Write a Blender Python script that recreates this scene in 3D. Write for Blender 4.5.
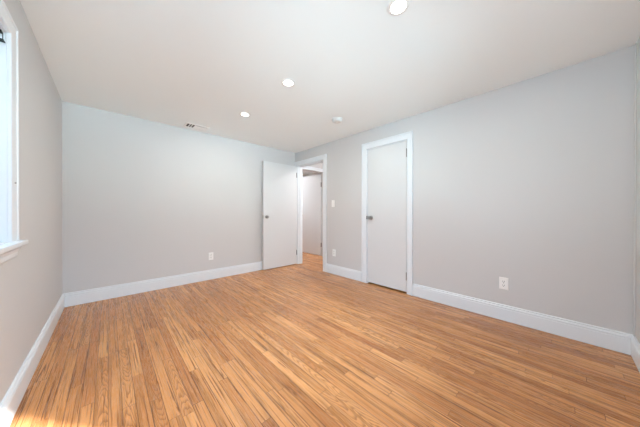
import bpy, bmesh, math, random
from mathutils import Vector, Matrix
random.seed(4)
for o in list(bpy.data.objects):
    bpy.data.objects.remove(o)
SC = bpy.context.scene
COL = SC.collection
PI = math.pi

# ------------------------------------------------------------ room numbers
XL, XR, YB, YN, ZC = -0.383, 2.899, 3.873, -0.377, 2.343
WT = 0.13                                     # wall thickness
HALL_END = 3.95                               # hall face of the wall at the end of the hall

# ------------------------------------------------------------ camera
cam_d = bpy.data.cameras.new('camera')
cam = bpy.data.objects.new('camera', cam_d)
COL.objects.link(cam)
cam_d.sensor_width = 36.0
cam_d.lens = 226.13 / 640.0 * 36.0
cam_d.clip_start = 0.02
yaw, pitch, roll = 0.752, -0.0037, 0.0005
fw = Vector((math.sin(yaw) * math.cos(pitch), math.cos(yaw) * math.cos(pitch), math.sin(pitch)))
rt = Vector((math.cos(yaw), -math.sin(yaw), 0))
up = rt.cross(fw)
rt2 = rt * math.cos(roll) + up * math.sin(roll)
up2 = -rt * math.sin(roll) + up * math.cos(roll)
m = Matrix((rt2, up2, -fw)).transposed().to_4x4()
m.translation = (0, 0, 1.08)
cam.matrix_world = m
SC.camera = cam

# ------------------------------------------------------------ sky, sun, window daylight, exposure
SC.view_settings.view_transform = 'Standard'
SC.view_settings.look = 'None'
SC.view_settings.gamma = 1.0
SC.view_settings.exposure = 0.11
SC.view_settings.use_curve_mapping = False
SC.cycles.use_denoising = True
SC.cycles.max_bounces = 14
SC.cycles.diffuse_bounces = 9
SC.cycles.sample_clamp_indirect = 6.0

world = bpy.data.worlds.new('sky')
SC.world = world
world.use_nodes = True
bg = world.node_tree.nodes['Background']
bg.inputs[0].default_value = (0.62, 0.80, 1.0, 1)
bg.inputs[1].default_value = 1.0

def light(name, kind, loc, rot, energy, color, **kw):
    d = bpy.data.lights.new(name, kind)
    d.energy = energy
    d.color = color
    for k, v in kw.items():
        setattr(d, k, v)
    o = bpy.data.objects.new(name, d)
    COL.objects.link(o)
    o.location = loc
    o.rotation_euler = rot
    return o

SUN_AZ = Vector((-0.63, 0.78, 0)).normalized()
SUN_EL = math.radians(31.8)
sd = Vector((SUN_AZ.x * math.cos(SUN_EL), SUN_AZ.y * math.cos(SUN_EL), -math.sin(SUN_EL)))
light('sun', 'SUN', (3, -4, 4), sd.to_track_quat('-Z', 'Y').to_euler(), 28.0, (0.96, 1.0, 0.98), angle=0.022)
# area lights outside the windows: sky above, low ones added to lift the ceiling
def daylight(name, loc, aim, energy, color, sx, sy):
    q = (Vector(aim) - Vector(loc)).to_track_quat('-Z', 'Y').to_euler()
    light(name, 'AREA', loc, q, energy, color, shape='RECTANGLE', size=sx, size_y=sy)
WIN_L, WIN_N = (XL, 1.44, 1.46), (1.15, YN, 1.46)
daylight('sky_daylight', (-2.4, 1.6, 3.0), WIN_L, 250, (0.365, 0.618, 1.000), 2.5, 2.0)
daylight('sky_daylight', (1.15, -2.4, 3.0), WIN_N, 470, (0.572, 0.767, 1.000), 2.5, 2.0)
daylight('ground_fill', (-6.5, 3.2, 0.5), WIN_L, 710, (0.582, 0.842, 1.000), 6.0, 2.0)
daylight('ground_fill', (2.6, -6.5, 0.15), WIN_N, 580, (0.645, 0.924, 1.000), 6.0, 2.0)
daylight('ground_fill', (0.0, -6.5, 0.6), WIN_N, 310, (0.682, 0.830, 1.000), 6.0, 2.0)
daylight('ground_fill', (-1.5, -6.5, 0.0), WIN_N, 920, (0.668, 0.918, 1.000), 6.0, 2.0)
LAMP_W = 10.2
LAMP_COL = (0.96, 0.98, 0.90)
HALL_COL = (0.96, 0.97, 1.0)
HALL_W = 23.0

# ------------------------------------------------------------ materials
def mat(name, color, rough=0.5, metal=0.0, emis=None, estr=0.0, bump=0.0, bscale=200.0, var=0.0):
    mt = bpy.data.materials.new(name)
    mt.use_nodes = True
    nt = mt.node_tree
    b = nt.nodes['Principled BSDF']
    b.inputs['Base Color'].default_value = (*color, 1)
    b.inputs['Roughness'].default_value = rough
    b.inputs['Metallic'].default_value = metal
    tc = nt.nodes.new('ShaderNodeTexCoord')
    nz = nt.nodes.new('ShaderNodeTexNoise')
    nz.inputs['Scale'].default_value = bscale
    nz.inputs['Detail'].default_value = 3
    nt.links.new(tc.outputs['Object'], nz.inputs['Vector'])
    if bump:
        bp = nt.nodes.new('ShaderNodeBump')
        bp.inputs['Strength'].default_value = bump
        bp.inputs['Distance'].default_value = 0.002
        nt.links.new(nz.outputs['Fac'], bp.inputs['Height'])
        nt.links.new(bp.outputs['Normal'], b.inputs['Normal'])
    if var:
        mx = nt.nodes.new('ShaderNodeMix')
        mx.data_type = 'RGBA'
        mx.inputs[6].default_value = (*[c * (1 - var) for c in color], 1)
        mx.inputs[7].default_value = (*[min(1, c * (1 + var)) for c in color], 1)
        nt.links.new(nz.outputs['Fac'], mx.inputs[0])
        nt.links.new(mx.outputs[2], b.inputs['Base Color'])
    if emis:
        b.inputs['Emission Color'].default_value = (*emis, 1)
        b.inputs['Emission Strength'].default_value = estr
    return mt

M_WALL = mat('grey_wall_paint', (0.602, 0.593, 0.590), 0.55, bump=0.05, bscale=260)
M_CEIL = mat('white_ceiling_paint', (0.890, 0.930, 0.935), 0.85, bump=0.05, bscale=220)
M_TRIM = mat('white_semigloss_trim', (0.755, 0.785, 0.812), 0.32, bump=0.02, bscale=60)
M_DOOR = mat('white_door_paint', (0.672, 0.678, 0.682), 0.30, bump=0.03, bscale=40)
M_STEEL = mat('brushed_nickel', (0.42, 0.41, 0.40), 0.28, 1.0, bump=0.03, bscale=300)
M_HINGE = mat('dull_steel_hinge', (0.22, 0.215, 0.21), 0.40, 0.8, bump=0.03, bscale=300)
M_BLACK = mat('black_metal', (0.02, 0.02, 0.02), 0.45, 0.5, bump=0.02, bscale=300)
M_PLATE = mat('white_plastic', (0.86, 0.86, 0.85), 0.35, bump=0.01, bscale=300)
M_DARK = mat('dark_slot', (0.02, 0.02, 0.02), 0.7, bump=0.01, bscale=300)
M_DETECT = mat('off_white_plastic', (0.70, 0.71, 0.70), 0.5, bump=0.01, bscale=300)
M_DUCT = mat('duct_shade_black', (0.03, 0.03, 0.03), 0.8, bump=0.05, bscale=100)
M_VENT = mat('white_enamelled_steel', (0.90, 0.90, 0.89), 0.45, bump=0.01, bscale=300)
M_LENS = mat('lit_lamp_lens', (0.9, 0.9, 0.9), 0.5, emis=(1.0, 0.96, 0.90), estr=6.0, bump=0.01)
M_BRASS = mat('brass_screw', (0.5, 0.45, 0.36), 0.35, 1.0, bump=0.02)

def glass():
    mt = bpy.data.materials.new('window_glass')
    mt.use_nodes = True
    nt = mt.node_tree
    nt.nodes.clear()
    out = nt.nodes.new('ShaderNodeOutputMaterial')
    mix = nt.nodes.new('ShaderNodeMixShader')
    tr = nt.nodes.new('ShaderNodeBsdfTransparent')
    gl = nt.nodes.new('ShaderNodeBsdfGlossy')
    gl.inputs['Roughness'].default_value = 0.02
    fr = nt.nodes.new('ShaderNodeFresnel')
    fr.inputs['IOR'].default_value = 1.3
    nt.links.new(fr.outputs[0], mix.inputs[0])
    nt.links.new(tr.outputs[0], mix.inputs[1])
    nt.links.new(gl.outputs[0], mix.inputs[2])
    nt.links.new(mix.outputs[0], out.inputs[0])
    return mt
M_GLASS = glass()

def oak_floor():
    mt = bpy.data.materials.new('red_oak_strip_floor')
    mt.use_nodes = True
    nt = mt.node_tree
    L = nt.links
    b = nt.nodes['Principled BSDF']
    def N(t): return nt.nodes.new(t)
    def val(s, v):
        if isinstance(v, (int, float)):
            s.default_value = v
        else:
            L.new(v, s)
    def M(op, a, c=0.0, d=0.0):
        n = N('ShaderNodeMath'); n.operation = op
        val(n.inputs[0], a); val(n.inputs[1], c); val(n.inputs[2], d)
        return n.outputs[0]
    def XYZ(x, y, z=0.0):
        n = N('ShaderNodeCombineXYZ')
        val(n.inputs[0], x); val(n.inputs[1], y); val(n.inputs[2], z)
        return n.outputs[0]
    def WN(v):
        n = N('ShaderNodeTexWhiteNoise'); n.noise_dimensions = '3D'
        L.new(v, n.inputs['Vector']); return n
    def NZ(v, scale=1.0, detail=3.0, rough=0.55, dist=0.0):
        n = N('ShaderNodeTexNoise'); n.inputs['Scale'].default_value = scale
        n.inputs['Detail'].default_value = detail; n.inputs['Roughness'].default_value = rough
        n.inputs['Distortion'].default_value = dist
        L.new(v, n.inputs['Vector']); return n.outputs['Fac']
    def SS(x, lo, hi, a=0.0, c=1.0):
        n = N('ShaderNodeMapRange'); n.interpolation_type = 'SMOOTHSTEP'
        val(n.inputs[0], x); n.inputs[1].default_value = lo; n.inputs[2].default_value = hi
        n.inputs[3].default_value = a; n.inputs[4].default_value = c
        return n.outputs[0]
    def MIX(f, a, c, mode='MIX'):
        n = N('ShaderNodeMix'); n.data_type = 'RGBA'; n.blend_type = mode
        val(n.inputs[0], f)
        for s, v in ((n.inputs[6], a), (n.inputs[7], c)):
            if isinstance(v, tuple): s.default_value = (*v, 1)
            else: L.new(v, s)
        return n.outputs[2]
    tc = N('ShaderNodeTexCoord')
    sp = N('ShaderNodeSeparateXYZ')
    L.new(tc.outputs['Object'], sp.inputs[0])
    X, Y = sp.outputs[0], sp.outputs[1]
    PW = 0.0572
    xr = M('DIVIDE', M('ADD', X, 10.013), PW)
    row = M('FLOOR', xr); fx = M('FRACT', xr)
    wr = WN(XYZ(row, 3.3, 1.7))
    rs = N('ShaderNodeSeparateColor'); L.new(wr.outputs['Color'], rs.inputs[0])
    blen = M('MULTIPLY_ADD', rs.outputs[0], 0.9, 0.55)
    yv = M('DIVIDE', M('MULTIPLY_ADD', rs.outputs[1], 5.0, M('ADD', Y, 20.0)), blen)
    seg = M('FLOOR', yv); fy = M('FRACT', yv)
    wp = WN(XYZ(row, seg, 9.1))
    ps = N('ShaderNodeSeparateColor'); L.new(wp.outputs['Color'], ps.inputs[0])
    r1, r2, r3 = ps.outputs[0], ps.outputs[1], ps.outputs[2]
    # plank tone
    ramp = N('ShaderNodeValToRGB')
    L.new(r1, ramp.inputs[0])
    e = ramp.color_ramp.elements
    e[0].position = 0.0; e[0].color = (0.345, 0.125, 0.040, 1)
    e[1].position = 1.0; e[1].color = (0.729, 0.352, 0.135, 1)
    for p_, c_ in ((0.10, (0.470, 0.186, 0.062)), (0.36, (0.576, 0.248, 0.086)), (0.80, (0.652, 0.299, 0.110))):
        q = e.new(p_); q.color = (*c_, 1)
    base = ramp.outputs[0]
    # soft tone drift along the board
    drift = NZ(XYZ(M('MULTIPLY_ADD', X, 34.0, M('MULTIPLY', r2, 50.0)), M('MULTIPLY', Y, 1.5), r3), 1.0, 3.0)
    base = MIX(SS(drift, 0.46, 0.66, 0.0, 0.80), base, (0.36, 0.150, 0.047))
    # fine pores running with the board
    pores = NZ(XYZ(M('MULTIPLY_ADD', X, 300.0, M('MULTIPLY', r2, 90.0)), M('MULTIPLY', Y, 9.0), M('MULTIPLY', r1, 30.0)), 1.0, 3.0, 0.6)
    base = MIX(SS(pores, 0.48, 0.66, 0.0, 0.55), base, (0.33, 0.130, 0.042))
    # cathedral figure: nested arches on flat-sawn boards
    cx = M('SUBTRACT', M('SUBTRACT', fx, 0.5), M('MULTIPLY', M('SUBTRACT', r2, 0.5), 0.7))
    sg = M('SUBTRACT', M('MULTIPLY', M('GREATER_THAN', r3, 0.5), 2.0), 1.0)
    wob = NZ(XYZ(M('MULTIPLY_ADD', X, 20.0, M('MULTIPLY', r1, 70.0)), M('MULTIPLY', Y, 3.5), r2), 1.0, 2.0, 0.5)
    g = M('ADD', M('MULTIPLY', Y, 9.0), M('MULTIPLY', M('MULTIPLY', M('MULTIPLY', cx, cx), sg), 5.0))
    g = M('MULTIPLY_ADD', wob, 4.0, g)
    arches = M('FRACT', M('MULTIPLY', g, 1.5))
    line = M('MULTIPLY', SS(arches, 0.05, 0.65, 1.0, 0.0), SS(arches, 0.0, 0.06, 0.0, 1.0))
    flat = SS(WN(XYZ(seg, row, 4.4)).outputs['Value'], 0.78, 0.82)
    base = MIX(M('MULTIPLY', M('MULTIPLY', line, flat), 0.70), base, (0.24, 0.090, 0.028))
    # straight grain on the other boards
    st = NZ(XYZ(M('MULTIPLY_ADD', X, 110.0, M('MULTIPLY', r3, 80.0)), M('MULTIPLY', Y, 1.6), 2.0), 1.0, 2.0)
    base = MIX(M('MULTIPLY', SS(st, 0.55, 0.64, 0.0, 0.90), M('SUBTRACT', 1.0, flat)), base, (0.22, 0.080, 0.026))
    # dark mineral streaks and knots
    mk = NZ(XYZ(M('MULTIPLY_ADD', X, 46.0, M('MULTIPLY', r1, 33.0)), M('MULTIPLY_ADD', Y, 1.7, M('MULTIPLY', r2, 12.0)), 7.0), 1.0, 4.0, 0.65, 0.6)
    base = MIX(SS(mk, 0.58, 0.67, 0.0, 0.90), base, (0.16, 0.062, 0.024))
    # joints
    jx = M('MULTIPLY', M('MINIMUM', fx, M('SUBTRACT', 1.0, fx)), PW)
    jy = M('MULTIPLY', M('MINIMUM', fy, M('SUBTRACT', 1.0, fy)), blen)
    joint = M('MAXIMUM', SS(jx, 0.0009, 0.0024, 1.0, 0.0), SS(jy, 0.0007, 0.0018, 1.0, 0.0))
    jv = SS(NZ(XYZ(M('MULTIPLY', row, 3.7), M('MULTIPLY', Y, 2.5), 5.0), 1.0, 2.0), 0.35, 0.6, 0.45, 1.0)
    base = MIX(M('MULTIPLY', joint, jv), base, (0.10, 0.040, 0.016))
    L.new(base, b.inputs['Base Color'])
    rgh = SS(pores, 0.3, 0.8, 0.23, 0.34)
    L.new(rgh, b.inputs['Roughness'])
    b.inputs['Specular IOR Level'].default_value = 0.5
    bp = N('ShaderNodeBump'); bp.inputs['Strength'].default_value = 0.16; bp.inputs['Distance'].default_value = 0.0015
    hh = M('SUBTRACT', M('MULTIPLY', NZ(XYZ(M('MULTIPLY', X, 9.0), M('MULTIPLY', Y, 1.5), 0.0), 1.0, 2.0), 0.8), joint)
    L.new(hh, bp.inputs['Height'])
    L.new(bp.outputs['Normal'], b.inputs['Normal'])
    return mt
M_FLOOR = oak_floor()

# ------------------------------------------------------------ mesh helpers
def box(bm, x0, x1, y0, y1, z0, z1):
    vs = [bm.verts.new((x, y, z)) for x in (x0, x1) for y in (y0, y1) for z in (z0, z1)]
    for f in ((0, 1, 3, 2), (4, 6, 7, 5), (0, 4, 5, 1), (2, 3, 7, 6), (0, 2, 6, 4), (1, 5, 7, 3)):
        bm.faces.new([vs[i] for i in f])
    return vs

def lathe(bm, prof, n=28, mtx=None):
    """prof: (r, h) from the base up, axis +Z, closed at both ends when r = 0"""
    rings = []
    for r, h in prof:
        if r < 1e-6:
            rings.append([bm.verts.new((0, 0, h))])
        else:
            rings.append([bm.verts.new((r * math.cos(2 * PI * k / n), r * math.sin(2 * PI * k / n), h)) for k in range(n)])
    for a, c in zip(rings, rings[1:]):
        for k in range(n):
            k2 = (k + 1) % n
            q = [a[k % len(a)], a[k2 % len(a)], c[k2 % len(c)], c[k % len(c)]]
            u = []
            for v in q:
                if v not in u:
                    u.append(v)
            if len(u) > 2:
                bm.faces.new(u)
    if mtx is not None:
        bmesh.ops.transform(bm, matrix=mtx, verts=[v for r in rings for v in r])

def loft(bm, loops, close=True, caps=True):
    """join equal-length point loops into a skin (each loop is one closed profile)"""
    rs = [[bm.verts.new(p) for p in lp] for lp in loops]
    n = len(rs[0])
    for a, c in zip(rs, rs[1:]):
        for k in range(n if close else n - 1):
            bm.faces.new((a[k], a[(k + 1) % n], c[(k + 1) % n], c[k]))
    if caps:
        bm.faces.new(rs[0][::-1]); bm.faces.new(rs[-1])

def finish(name, bm, material, parent=None, bevel=0.0, smooth=False, seg=2):
    bmesh.ops.recalc_face_normals(bm, faces=bm.faces)
    me = bpy.data.meshes.new(name)
    bm.to_mesh(me); bm.free()
    me.materials.append(material)
    o = bpy.data.objects.new(name, me)
    COL.objects.link(o)
    if smooth:
        for p in me.polygons: p.use_smooth = True
        me.set_sharp_from_angle(angle=math.radians(40))
    if bevel:
        md = o.modifiers.new('bevel', 'BEVEL')
        md.width = bevel; md.segments = seg; md.limit_method = 'ANGLE'
    if parent is not None:
        o.parent = parent
    return o

def tag(o, label, cat=None, group=None, kind=None):
    o['label'] = label
    if cat: o['category'] = cat
    if group: o['group'] = group
    if kind: o['kind'] = kind
    return o

def empty(name, loc=(0, 0, 0), rot=(0, 0, 0)):
    o = bpy.data.objects.new(name, None)
    o.empty_display_size = 0.1
    COL.objects.link(o)
    o.location = loc; o.rotation_euler = rot
    return o

def boxes(name, lst, material, parent=None, bevel=0.0):
    bm = bmesh.new()
    for q in lst: box(bm, *q)
    return finish(name, bm, material, parent, bevel)

def S(o, label, cat):
    return tag(o, label, cat, kind='structure')

# ------------------------------------------------------------ openings
CL0, CL1, CLT = 1.402, 2.042, 2.052           # closet door opening in the right wall
BD0, BD1, BDT = 3.010, 3.786, 2.060           # doorway to the hall in the right wall
W1a, W1b, WZ0, WZ1 = 0.92, 1.963, 0.925, 2.012  # window in the left wall
W2a, W2b, W3a, W3b = 0.62, 1.675, -0.225, 0.36                         # near wall: the sun's window, and one added for more bounce

# ------------------------------------------------------------ setting
S(boxes('floor', [(-0.6, 5.0, -0.6, 6.3, -0.12, 0.0)], M_FLOOR),
  'glossy red oak strip floor running the length of the room', 'floor')
S(boxes('ceiling', [(-0.6, 5.0, -0.6, 6.3, ZC, ZC + 0.14)], M_CEIL),
  'flat white painted ceiling with three lit downlights', 'ceiling')
S(boxes('wall_left', [(XL - WT, XL, YN - WT, W1a, 0, ZC), (XL - WT, XL, W1b, YB + WT, 0, ZC),
                      (XL - WT, XL, W1a, W1b, 0, WZ0), (XL - WT, XL, W1a, W1b, WZ1, ZC)], M_WALL),
  'light grey wall on the left holding the window', 'wall')
S(boxes('wall_back', [(XL, XR + 0.12, YB, YB + 0.2, 0, ZC)], M_WALL),
  'light grey far wall behind the open door', 'wall')
S(boxes('wall_right', [(XR, XR + 0.12, YN - WT, CL0, 0, ZC), (XR, XR + 0.12, CL1, BD0, 0, ZC),
                       (XR, XR + 0.12, BD1, YB, 0, ZC), (XR, XR + 0.12, CL0, CL1, CLT, ZC),
                       (XR, XR + 0.12, BD0, BD1, BDT, ZC)], M_WALL),
  'light grey long wall on the right with the closed door', 'wall')
S(boxes('wall_near', [(XL, W3a, YN - WT, YN, 0, ZC), (W3b, W2a, YN - WT, YN, 0, ZC), (W2b, XR, YN - WT, YN, 0, ZC)]
        + [q for a, c in ((W2a, W2b), (W3a, W3b)) for q in ((a, c, YN - WT, YN, 0, WZ0), (a, c, YN - WT, YN, WZ1, ZC))], M_WALL),
  'grey wall beside the camera meeting the right wall', 'wall')
# the hall and the room beyond it
HX = 4.05
HD0, HD1, HDT = 3.10, 3.862, 2.055
S(boxes('wall_hall_end', [(XR + 0.12, HD0, HALL_END, HALL_END + 0.12, 0, ZC), (HD1, HX + 0.1, HALL_END, HALL_END + 0.12, 0, ZC),
                          (HD0, HD1, HALL_END, HALL_END + 0.12, HDT, ZC)], M_WALL),
  'hall end wall seen above the inner doorway through the open door', 'wall')
S(boxes('wall_hall_side', [(HX, HX + 0.1, 2.3, HALL_END, 0, ZC), (XR + 0.12, HX + 0.1, 2.2, 2.3, 0, ZC)], M_WALL),
  'side wall of the hall beyond the open doorway', 'wall')
S(boxes('wall_inner_room', [(2.92, 3.02, YB + 0.2, 6.2, 0, ZC), (4.8, 4.9, HALL_END + 0.12, 6.2, 0, ZC),
                            (3.02, 4.8, 6.1, 6.2, 0, ZC), (HX + 0.1, 4.9, HALL_END, HALL_END + 0.12, 0, ZC)], M_WALL),
  'walls of the dim room behind the hall door', 'wall')

S(boxes('wall_closet', [(XR + 0.12, 3.60, 1.15, 1.22, 0, ZC), (XR + 0.12, 3.60, 2.12, 2.19, 0, ZC), (3.60, 3.67, 1.15, 2.19, 0, ZC)], M_WALL),
  'walls of the closet hidden behind the closed door', 'wall')
# baseboards ------------------------------------------------------
BB = [(0, 0.002), (0.016, 0.002), (0.016, 0.116), (0.0135, 0.119), (0.0135, 0.123), (0.0165, 0.126), (0.0165, 0.133),
      (0.013, 0.139), (0.0095, 0.142), (0.0095, 0.146), (0.0115, 0.149), (0.0105, 0.155), (0.007, 0.158), (0, 0.158)]
def baseboard(name, fn, t0, t1, label, in0=0.0, in1=0.0):
    """fn(t, d, z): a point of the wall line at t, d out from the wall; in0/in1 = 1 mitre at an inside corner"""
    bm = bmesh.new()
    loft(bm, [[fn(t0 + in0 * d, d, z) for d, z in BB], [fn(t1 - in1 * d, d, z) for d, z in BB]])
    return S(finish(name, bm, M_TRIM), label, 'baseboard')
baseboard('baseboard_left', lambda t, d, z: (XL + d, t, z), YN, YB, 'white baseboard along the left wall under the window', 1, 1)
baseboard('baseboard_back', lambda t, d, z: (t, YB - d, z), XL, XR - 0.001, 'white baseboard along the far wall behind the open door', 1, 0)
baseboard('baseboard_right', lambda t, d, z: (XR - d, t, z), YN, CL0 - 0.078, 'long white baseboard right of the closed door', 1, 0)
baseboard('baseboard_middle', lambda t, d, z: (XR - d, t, z), CL1 + 0.098, BD0 - 0.092, 'short white baseboard between the two doorways')
baseboard('baseboard_near', lambda t, d, z: (t, YN + d, z), XL, XR, 'white baseboard on the near wall at the right edge', 1, 1)
S(boxes('trim_1', [(XR - 0.042, XR - 0.018, YN, YN + 0.008, 0.158, ZC)], M_WALL, None, 0.003),
  'thin grey painted strip in the corner at the right edge', 'trim')

# casings ---------------------------------------------------------
def casing(name, fn, a0, a1, top, width, bottom, label, wr=None, hd=None):
    """mitred casing round an opening; profile u from the opening outward, d out of the wall"""
    pr = [(0, 0), (0, 0.012), (0.004, 0.015), (0.010, 0.015), (0.012, 0.012), (width - 0.022, 0.014), (width - 0.018, 0.019),
          (width - 0.004, 0.019), (width, 0.016), (width, 0)]
    s0 = width if wr is None else wr
    h0 = 1.0 if hd is None else hd / width
    bm = bmesh.new()
    lps = []
    for k in range(4):
        lp = []
        for u, d in pr:
            if k == 0: lp.append(fn(a0 - u * s0 / width, bottom, d))
            if k == 1: lp.append(fn(a0 - u * s0 / width, top + u * h0, d))
            if k == 2: lp.append(fn(a1 + u, top + u * h0, d))
            if k == 3: lp.append(fn(a1 + u, bottom, d))
        lps.append(lp)
    loft(bm, lps)
    return S(finish(name, bm, M_TRIM), label, 'door casing')
rw = lambda a, z, d: (XR - d, a, z)
casing('trim_2', rw, CL0, CL1, CLT, 0.092, 0.0, 'white casing around the closed door in the right wall', 0.075)
casing('trim_3', rw, BD0, BD1, BDT, 0.087, 0.0, 'white casing around the open doorway to the hall')
casing('trim_4', lambda a, z, d: (a, HALL_END - d, z), HD0, HD1 - 0.002, HDT, 0.078, 0.0,
       'white casing around the inner doorway at the end of the hall')
# jamb linings: two sides, head, and the stop strip
S(boxes('trim_5', [(XR + 0.001, XR + 0.119, BD0, BD0 + 0.014, 0, BDT - 0.012), (XR + 0.001, XR + 0.119, BD1 - 0.012, BD1, 0, BDT - 0.012),
                   (XR + 0.001, XR + 0.119, BD0, BD1, BDT - 0.012, BDT),
                   (XR + 0.045, XR + 0.08, BD0 + 0.014, BD0 + 0.026, 0, BDT - 0.024), (XR + 0.045, XR + 0.08, BD1 - 0.024, BD1 - 0.012, 0, BDT - 0.024),
                   (XR + 0.045, XR + 0.08, BD0 + 0.014, BD1 - 0.012, BDT - 0.024, BDT - 0.012)], M_TRIM),
  'white jamb lining inside the open doorway to the hall', 'door jamb')
S(boxes('trim_6', [(XR + 0.003, XR + 0.119, CL0, CL0 + 0.008, 0, CLT), (XR + 0.003, XR + 0.119, CL1 - 0.008, CL1, 0, CLT),
                   (XR + 0.003, XR + 0.119, CL0, CL1, CLT - 0.008, CLT)], M_TRIM),
  'white jamb lining around the closed door', 'door jamb')

# ------------------------------------------------------------ doors
KNOB = [(0, 0), (0.031, 0), (0.032, 0.003), (0.029, 0.008), (0.016, 0.011), (0.0115, 0.013), (0.0115, 0.026), (0.016, 0.030),
        (0.024, 0.034), (0.0275, 0.041), (0.0275, 0.048), (0.024, 0.054), (0.014, 0.0565), (0, 0.057)]
def knob(parent, pt, axis, k=1.0):
    """knob on a leaf: lathe about the given outward axis"""
    rot = Vector(axis).to_track_quat('Z', 'Y').to_matrix().to_4x4()
    mtx = Matrix.Translation(pt) @ rot
    bm = bmesh.new()
    lathe(bm, [(r, h * k) for r, h in KNOB[:6]], 32, mtx)
    ro = finish('rosette', bm, M_STEEL, None, smooth=True)
    bm = bmesh.new()
    lathe(bm, [(0, 0.012 * k)] + [(r, h * k) for r, h in KNOB[6:]], 32, mtx)
    kb = finish('knob', bm, M_STEEL, parent, smooth=True)
    ro.parent = kb
    return kb

def hinge(parent, pt, z0, z1, leaf_box):
    bm = bmesh.new()
    n = 5
    for i in range(n):
        a = z0 + (z1 - z0) * i / n; c = z0 + (z1 - z0) * (i + 1) / n - 0.0012
        lathe(bm, [(0, a), (0.0085, a), (0.0085, c), (0, c)], 14, Matrix.Translation((pt[0], pt[1], 0)))
    lathe(bm, [(0, z1), (0.005, z1), (0.006, z1 + 0.003), (0, z1 + 0.006)], 14, Matrix.Translation((pt[0], pt[1], 0)))
    box(bm, *leaf_box, z0, z1)
    return finish('hinge', bm, M_HINGE, parent, smooth=True)

# closed closet door, flush with the wall
d1 = S(empty('door_1', (XR, (CL0 + CL1) / 2, 0)), 'closed flat white door with nickel knob in the right wall', 'door')
inv = Matrix.Translation(-Vector(d1.location))
def child(o, root):
    o.data.transform(Matrix.Translation(-Vector(root.location)))
    return o
lf = child(boxes('door_leaf', [(XR + 0.002, XR + 0.037, CL0 + 0.010, CL1 - 0.011, 0.022, CLT - 0.012)], M_DOOR, d1, 0.0015), d1)
k = knob(d1, (XR + 0.002, CL1 - 0.072, 1.005), (-1, 0, 0)); child(k, d1); child(k.children[0], d1)
for z0, z1 in ((0.180, 0.282), (1.822, 1.930)):
    child(hinge(d1, (XR - 0.006, CL0 + 0.006), z0, z1, (XR - 0.006, XR + 0.003, CL0 + 0.0045, CL0 + 0.0075)), d1)
lt = child(boxes('latch_plate', [(XR - 0.001, XR + 0.02, CL1 - 0.0112, CL1 - 0.0095, 0.975, 1.035)], M_HINGE, d1), d1)
st = child(boxes('strike_plate', [(XR - 0.0165, XR + 0.0035, CL1 - 0.0022, CL1 + 0.002, 0.980, 1.030)], M_HINGE, d1, 0.001), d1)

# open bedroom door, swung back against the far wall
d2 = S(empty('door_2', (XR - 0.012, BD1 + 0.004, 0)), 'flat white door standing open against the far wall', 'door')
LX0, LX1, LY0, LY1 = 2.103, 2.880, 3.788, 3.823
child(boxes('door_leaf', [(LX0, LX1, LY0, LY1, 0.012, 2.045)], M_DOOR, d2, 0.0015), d2)
k = knob(d2, (LX0 + 0.066, LY0, 1.000), (0, -1, 0)); child(k, d2); child(k.children[0], d2)
k = knob(d2, (LX0 + 0.066, LY1, 1.000), (0, 1, 0), 0.78); child(k, d2); child(k.children[0], d2)
child(boxes('latch_plate', [(LX0 - 0.001, LX0 + 0.002, LY0 + 0.006, LY1 - 0.006, 0.97, 1.03)], M_STEEL, d2), d2)
for z0, z1 in ((0.20, 0.30), (1.81, 1.91)):
    child(hinge(d2, (XR - 0.0265, BD1 - 0.004), z0, z1, (LX1 - 0.006, LX1 + 0.002, LY0 - 0.002, LY0 + 0.028)), d2)

# hall door, hinged on the far side of the hall end wall and swung away
d3 = S(empty('door_3', (HD1, HALL_END + 0.12, 0)), 'white door swung away at the end of the hall, seen through the doorway', 'door')
HY0 = HALL_END + 0.135
child(boxes('door_leaf', [(HD1 - 0.018, HD1 + 0.017, HY0, HY0 + 0.80, 0.014, 2.035)], M_DOOR, d3, 0.0015), d3)
for z0, z1 in ((0.23, 0.33), (1.72, 1.83)):
    child(hinge(d3, (HD1 - 0.014, HY0 - 0.007), z0, z1, (HD1 - 0.012, HD1 + 0.017, HY0 - 0.002, HY0 + 0.001)), d3)
k = knob(d3, (HD1 - 0.018, HY0 + 0.735, 1.005), (-1, 0, 0)); child(k, d3); child(k.children[0], d3)

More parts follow.
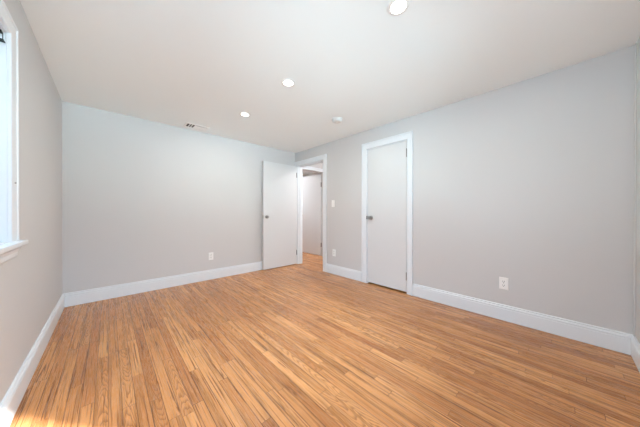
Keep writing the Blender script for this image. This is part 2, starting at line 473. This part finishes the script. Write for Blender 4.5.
# ------------------------------------------------------------ windows
def window(name, fn, a0, a1, label, seen):
    """fn(a, z, d): a along the wall, d out of the wall into the room (negative: into the opening)"""
    root = S(empty(name, fn((a0 + a1) / 2, WZ0, 0)), label, 'window')
    def bx(bm, A0, A1, z0, z1, D0, D1):
        p, q = fn(A0, z0, D0), fn(A1, z1, D1)
        box(bm, min(p[0], q[0]), max(p[0], q[0]), min(p[1], q[1]), max(p[1], q[1]), z0, z1)
    def part(nm, lst, mt, par=root, bev=0.0):
        bm = bmesh.new()
        for q in lst: bx(bm, *q)
        return child(finish(nm, bm, mt, par, bev), root)
    D = -WT + 0.004
    part('jamb', [(a0, a0 + 0.006, WZ0, WZ1, D, 0.001), (a1 - 0.006, a1, WZ0, WZ1, D, 0.001), (a0, a1, WZ1 - 0.006, WZ1, D, 0.001),
                  (a0, a1, WZ0, WZ0 + 0.004, D, 0.0)], M_TRIM)
    part('stop_bead', [(a0 + 0.006, a0 + 0.020, WZ0, WZ1 - 0.006, -0.060, -0.046), (a1 - 0.020, a1 - 0.006, WZ0, WZ1 - 0.006, -0.060, -0.046),
                       (a0, a1, WZ1 - 0.02, WZ1 - 0.006, -0.060, -0.046)], M_TRIM, root, 0.003)
    zm = (WZ0 + WZ1) / 2
    for nm, z0, z1, dd in (('lower_sash', WZ0 + 0.006, zm + 0.02, -0.062), ('upper_sash', zm - 0.02, WZ1 - 0.006, -0.096)):
        A, B = a0 + 0.008, a1 - 0.008
        s = part(nm, [(A, A + 0.045, z0, z1, dd - 0.03, dd), (B - 0.045, B, z0, z1, dd - 0.03, dd),
                      (A + 0.045, B - 0.045, z0, z0 + 0.05, dd - 0.03, dd), (A + 0.045, B - 0.045, z1 - 0.04, z1, dd - 0.03, dd)], M_TRIM, root)
        part('pane', [(A + 0.045, B - 0.045, z0 + 0.05, z1 - 0.04, dd - 0.018, dd - 0.014)], M_GLASS, s)
    part('sash_lock', [((a0 + a1) / 2 - 0.03, (a0 + a1) / 2 + 0.03, zm + 0.021, zm + 0.035, -0.085, -0.065)], M_STEEL, root, 0.004)
    # stool with horns and a rounded nose
    cw = 0.115
    part('stool', [(a0 - cw - 0.025, a1 + cw + 0.025, WZ0 - 0.024, WZ0, 0.0, 0.046), (a0, a1, WZ0 - 0.006, WZ0 + 0.003, -0.06, 0.0)], M_TRIM, root, 0.006)
    # apron, moulded, with returns cut back at both ends
    ap = [(0, -0.024), (0.030, -0.024), (0.030, -0.032), (0.022, -0.042), (0.016, -0.060), (0.014, -0.082), (0.010, -0.090), (0, -0.090)]
    bm = bmesh.new()
    loft(bm, [[fn(a0 - cw + (0.03 - d), WZ0 + z, d) for d, z in ap], [fn(a1 + cw - (0.03 - d), WZ0 + z, d) for d, z in ap]])
    child(finish('apron', bm, M_TRIM, root), root)
    c = casing('casing', fn, a0, a1, WZ1, cw, WZ0, '', None, 0.085)
    for key in ('label', 'category', 'kind'):
        del c[key]
    c.parent = root; child(c, root)
    if seen:
        # dark blind bracket high in the corner of the opening, and the small screw in the casing
        zb = WZ1 - 0.006
        bm = bmesh.new()
        e = a1 - 0.006
        bx(bm, e - 0.003, e, zb - 0.054, zb - 0.008, -0.050, -0.045)
        bx(bm, e - 0.003, e, zb - 0.054, zb - 0.008, -0.0115, -0.0085)
        bx(bm, e - 0.030, e, zb - 0.014, zb - 0.006, -0.050, -0.0085)
        bx(bm, e - 0.030, e, zb - 0.056, zb - 0.050, -0.050, -0.0020)
        child(finish('blind_bracket', bm, M_BLACK, root, 0.001), root)['label'] = 'dark metal blind bracket'
        pt = Vector(fn(a1 + 0.058, 1.240, 0.013))
        bm = bmesh.new()
        ax = (Vector(fn(0, 0, 1)) - Vector(fn(0, 0, 0))).to_track_quat('Z', 'Y').to_matrix().to_4x4()
        lathe(bm, [(0, 0), (0.005, 0), (0.005, 0.003), (0.003, 0.006), (0, 0.007)], 16, Matrix.Translation(pt) @ ax)
        child(finish('hook_screw', bm, M_STEEL, root, smooth=True), root)
    return root
window('window_1', lambda a, z, d: (XL + d, a, z), W1a, W1b, 'white double-hung window with sill at the left edge', True)
window('window_2', lambda a, z, d: (a, YN + d, z), W2a, W2b, 'white double-hung window in the near wall letting the sun in', False)
window('added_window', lambda a, z, d: (a, YN + d, z), W3a, W3b, 'unseen narrow white window added in the near wall to let in more sun', False)  # added window, out of view, widens the sunlit area for bounce light

# ------------------------------------------------------------ ceiling fixtures
def copy_tree(o, parent=None):
    c = o.copy(); COL.objects.link(c)
    if parent is not None: c.parent = parent
    for ch in list(o.children): copy_tree(ch, c)
    return c

def make_light():
    root = empty('recessed_light')
    bm = bmesh.new()
    lathe(bm, [(0.046, 0.0), (0.046, -0.005), (0.049, -0.007), (0.060, -0.005), (0.064, -0.003), (0.065, 0.0)], 48)
    finish('trim_ring', bm, M_PLATE, root, smooth=True)
    bm = bmesh.new()
    lathe(bm, [(0, -0.003), (0.030, -0.0045), (0.0475, -0.0048), (0.0475, -0.001), (0, -0.001)], 48)
    finish('lens', bm, M_LENS, root, smooth=True)
    return root
lamp0 = make_light()
spots = [((1.298, 0.687), LAMP_W, 'large looking lit round downlight nearest the camera, at the top edge of the photo'),
         ((1.280, 1.820), LAMP_W, 'lit round ceiling downlight in the middle of the row of three'),
         ((1.283, 2.783), LAMP_W, 'lit round ceiling downlight nearest the far wall and the vent'),
         ((3.55, 2.85), HALL_W, 'unseen round downlight added in the hall ceiling to brighten the hall'),  # extra lamp out of view, added to brighten the hall
         ((3.30, 5.55), HALL_W * 1.7, 'unseen round downlight added behind the hall doorway to light the door leaf')]  # extra lamp out of view, added to light the hall door leaf
for i, ((x, y), w, lab) in enumerate(spots):
    r = lamp0 if i == 0 else copy_tree(lamp0)
    r.location = (x, y, ZC)
    tag(r, lab, 'ceiling light', 'recessed ceiling downlights')
    light('downlight_lamp', 'AREA', (x, y, ZC - 0.012), (0, 0, 0), w, LAMP_COL if x < XR else HALL_COL, shape='DISK', size=0.10)

sm = tag(empty('smoke_detector', (2.265, 2.085, ZC)), 'small round white smoke detector on the ceiling near the closed door', 'smoke detector')
bm = bmesh.new()
lathe(bm, [(0, 0), (0.075, 0), (0.075, -0.008), (0.071, -0.011), (0, -0.011)], 40)
finish('base_plate', bm, M_DETECT, sm, smooth=True)
bm = bmesh.new()
lathe(bm, [(0, -0.011), (0.066, -0.011), (0.068, -0.015), (0.065, -0.025), (0.054, -0.033), (0.022, -0.036), (0, -0.036)], 40)
finish('cover', bm, M_DETECT, sm, smooth=True)
bm = bmesh.new()
lathe(bm, [(0, -0.035), (0.009, -0.035), (0.009, -0.039), (0, -0.0395)], 20)
finish('test_button', bm, M_VENT, sm, smooth=True)

# ceiling register: flange, dark plate coloured as the shaded throat, two banks of blades
vx0, vx1, vy0, vy1 = 0.795, 1.100, 3.580, 3.765
vn = tag(empty('ceiling_vent', ((vx0 + vx1) / 2, (vy0 + vy1) / 2, ZC)), 'white metal air register on the ceiling beside the far wall', 'vent')
f = 0.024
bm = bmesh.new()
for a, c in (((vx0, vy0), (vx1, vy0 + f)), ((vx0, vy1 - f), (vx1, vy1)), ((vx0, vy0 + f), (vx0 + f, vy1 - f)), ((vx1 - f, vy0 + f), (vx1, vy1 - f))):
    box(bm, a[0], c[0], a[1], c[1], ZC - 0.008, ZC)
xm = vx0 + f + 0.095
box(bm, xm, xm + 0.010, vy0 + f, vy1 - f, ZC - 0.010, ZC - 0.002)
child(finish('flange', bm, M_VENT, vn), vn)
child(boxes('duct_shade_plate', [(vx0 + f, vx1 - f, vy0 + f, vy1 - f, ZC - 0.002, ZC - 0.0005)], M_DUCT, vn), vn)
def blade(x0, x1, y0, y1, tilt_x, tilt_y):
    bm = bmesh.new()
    vs = box(bm, x0, x1, y0, y1, -0.0006, 0.0006)
    c = Vector(((x0 + x1) / 2, (y0 + y1) / 2, 0))
    bmesh.ops.rotate(bm, cent=c, verts=vs, matrix=Matrix.Rotation(tilt_y, 3, 'Y') @ Matrix.Rotation(tilt_x, 3, 'X'))
    bmesh.ops.translate(bm, verts=vs, vec=(0, 0, ZC - 0.0075))
    child(finish('louvre', bm, M_VENT, vn), vn)
for i in range(2):
    xx = vx0 + f + 0.033 + i * 0.031
    blade(xx - 0.006, xx + 0.006, vy0 + f, vy1 - f, 0, math.radians(18))
for i in range(6):
    yy = vy0 + f + 0.028 + i * 0.0195
    blade(xm + 0.010, vx1 - f, yy - 0.0085, yy + 0.0085, math.radians(-26), 0)

# ------------------------------------------------------------ wall plates
def wall_plate(name, kind):
    """built facing -Y at the origin, back on y = 0"""
    root = empty(name)
    bm = bmesh.new()
    w, h = 0.0365, 0.060
    loft(bm, [[(-w, 0, -h), (w, 0, -h), (w, 0, h), (-w, 0, h)], [(-w, -0.003, -h), (w, -0.003, -h), (w, -0.003, h), (-w, -0.003, h)],
              [(-w + 0.004, -0.006, -h + 0.004), (w - 0.004, -0.006, -h + 0.004), (w - 0.004, -0.006, h - 0.004), (-w + 0.004, -0.006, h - 0.004)]])
    finish('cover_plate', bm, M_PLATE, root)
    rx = Matrix.Rotation(PI / 2, 4, 'X')
    if kind == 'outlet':
        for s in (1, -1):
            bm = bmesh.new()
            pts = []
            for k in range(32):
                a = 2 * PI * k / 32
                pts.append((0.0172 * math.cos(a), max(-0.0135, min(0.0135, 0.0175 * math.sin(a)))))
            loft(bm, [[(x, -0.006, z + s * 0.0195) for x, z in pts], [(x, -0.0085, z + s * 0.0195) for x, z in pts]])
            rc = finish('receptacle', bm, M_PLATE, root)
            bm = bmesh.new()
            box(bm, -0.0082, -0.0052, -0.0090, -0.008, s * 0.0195 - 0.001, s * 0.0195 + 0.009)
            box(bm, 0.0052, 0.0082, -0.0090, -0.008, s * 0.0195 - 0.0015, s * 0.0195 + 0.0095)
            lathe(bm, [(0, 0.008), (0.0030, 0.008), (0.0030, 0.009), (0, 0.009)], 12, Matrix.Translation((0, 0, s * 0.0195 - 0.007)) @ rx)
            finish('slots', bm, M_DARK, rc)
        scr = (0,)
    else:
        bm = bmesh.new()
        box(bm, -0.0052, 0.0052, -0.0075, -0.006, -0.012, 0.012)
        vs = box(bm, -0.0042, 0.0042, -0.018, -0.006, -0.001, 0.009)
        bmesh.ops.rotate(bm, cent=(0, -0.006, 0.003), verts=vs, matrix=Matrix.Rotation(math.radians(-24), 3, 'X'))
        finish('toggle', bm, M_PLATE, root, 0.0008)
        scr = (0.030, -0.030)
    for z in scr:
        bm = bmesh.new()
        lathe(bm, [(0, 0.0055), (0.0034, 0.0055), (0.0032, 0.0068), (0, 0.0072)], 14, Matrix.Translation((0, 0, z)) @ rx)
        finish('screw', bm, M_BRASS if kind == 'outlet' else M_PLATE, root, smooth=True)
    return root
out0 = wall_plate('wall_outlet', 'outlet')
out0.location = (1.207, YB, 0.375)
tag(out0, 'white duplex outlet low on the far wall left of the open door', 'outlet', 'white wall outlets')
o = copy_tree(out0); o.location = (XR, 0.396, 0.370); o.rotation_euler = (0, 0, -PI / 2)
tag(o, 'white duplex outlet on the right wall nearest the camera, right of the closed door', 'outlet', 'white wall outlets')
o = copy_tree(out0); o.location = (XR, 2.735, 0.374); o.rotation_euler = (0, 0, -PI / 2)
tag(o, 'white duplex outlet below the light switch between the two doorways', 'outlet', 'white wall outlets')
sw = wall_plate('light_switch', 'switch')
sw.location = (XR, 2.757, 1.241); sw.rotation_euler = (0, 0, -PI / 2)
tag(sw, 'white toggle light switch beside the doorway to the hall', 'light switch')
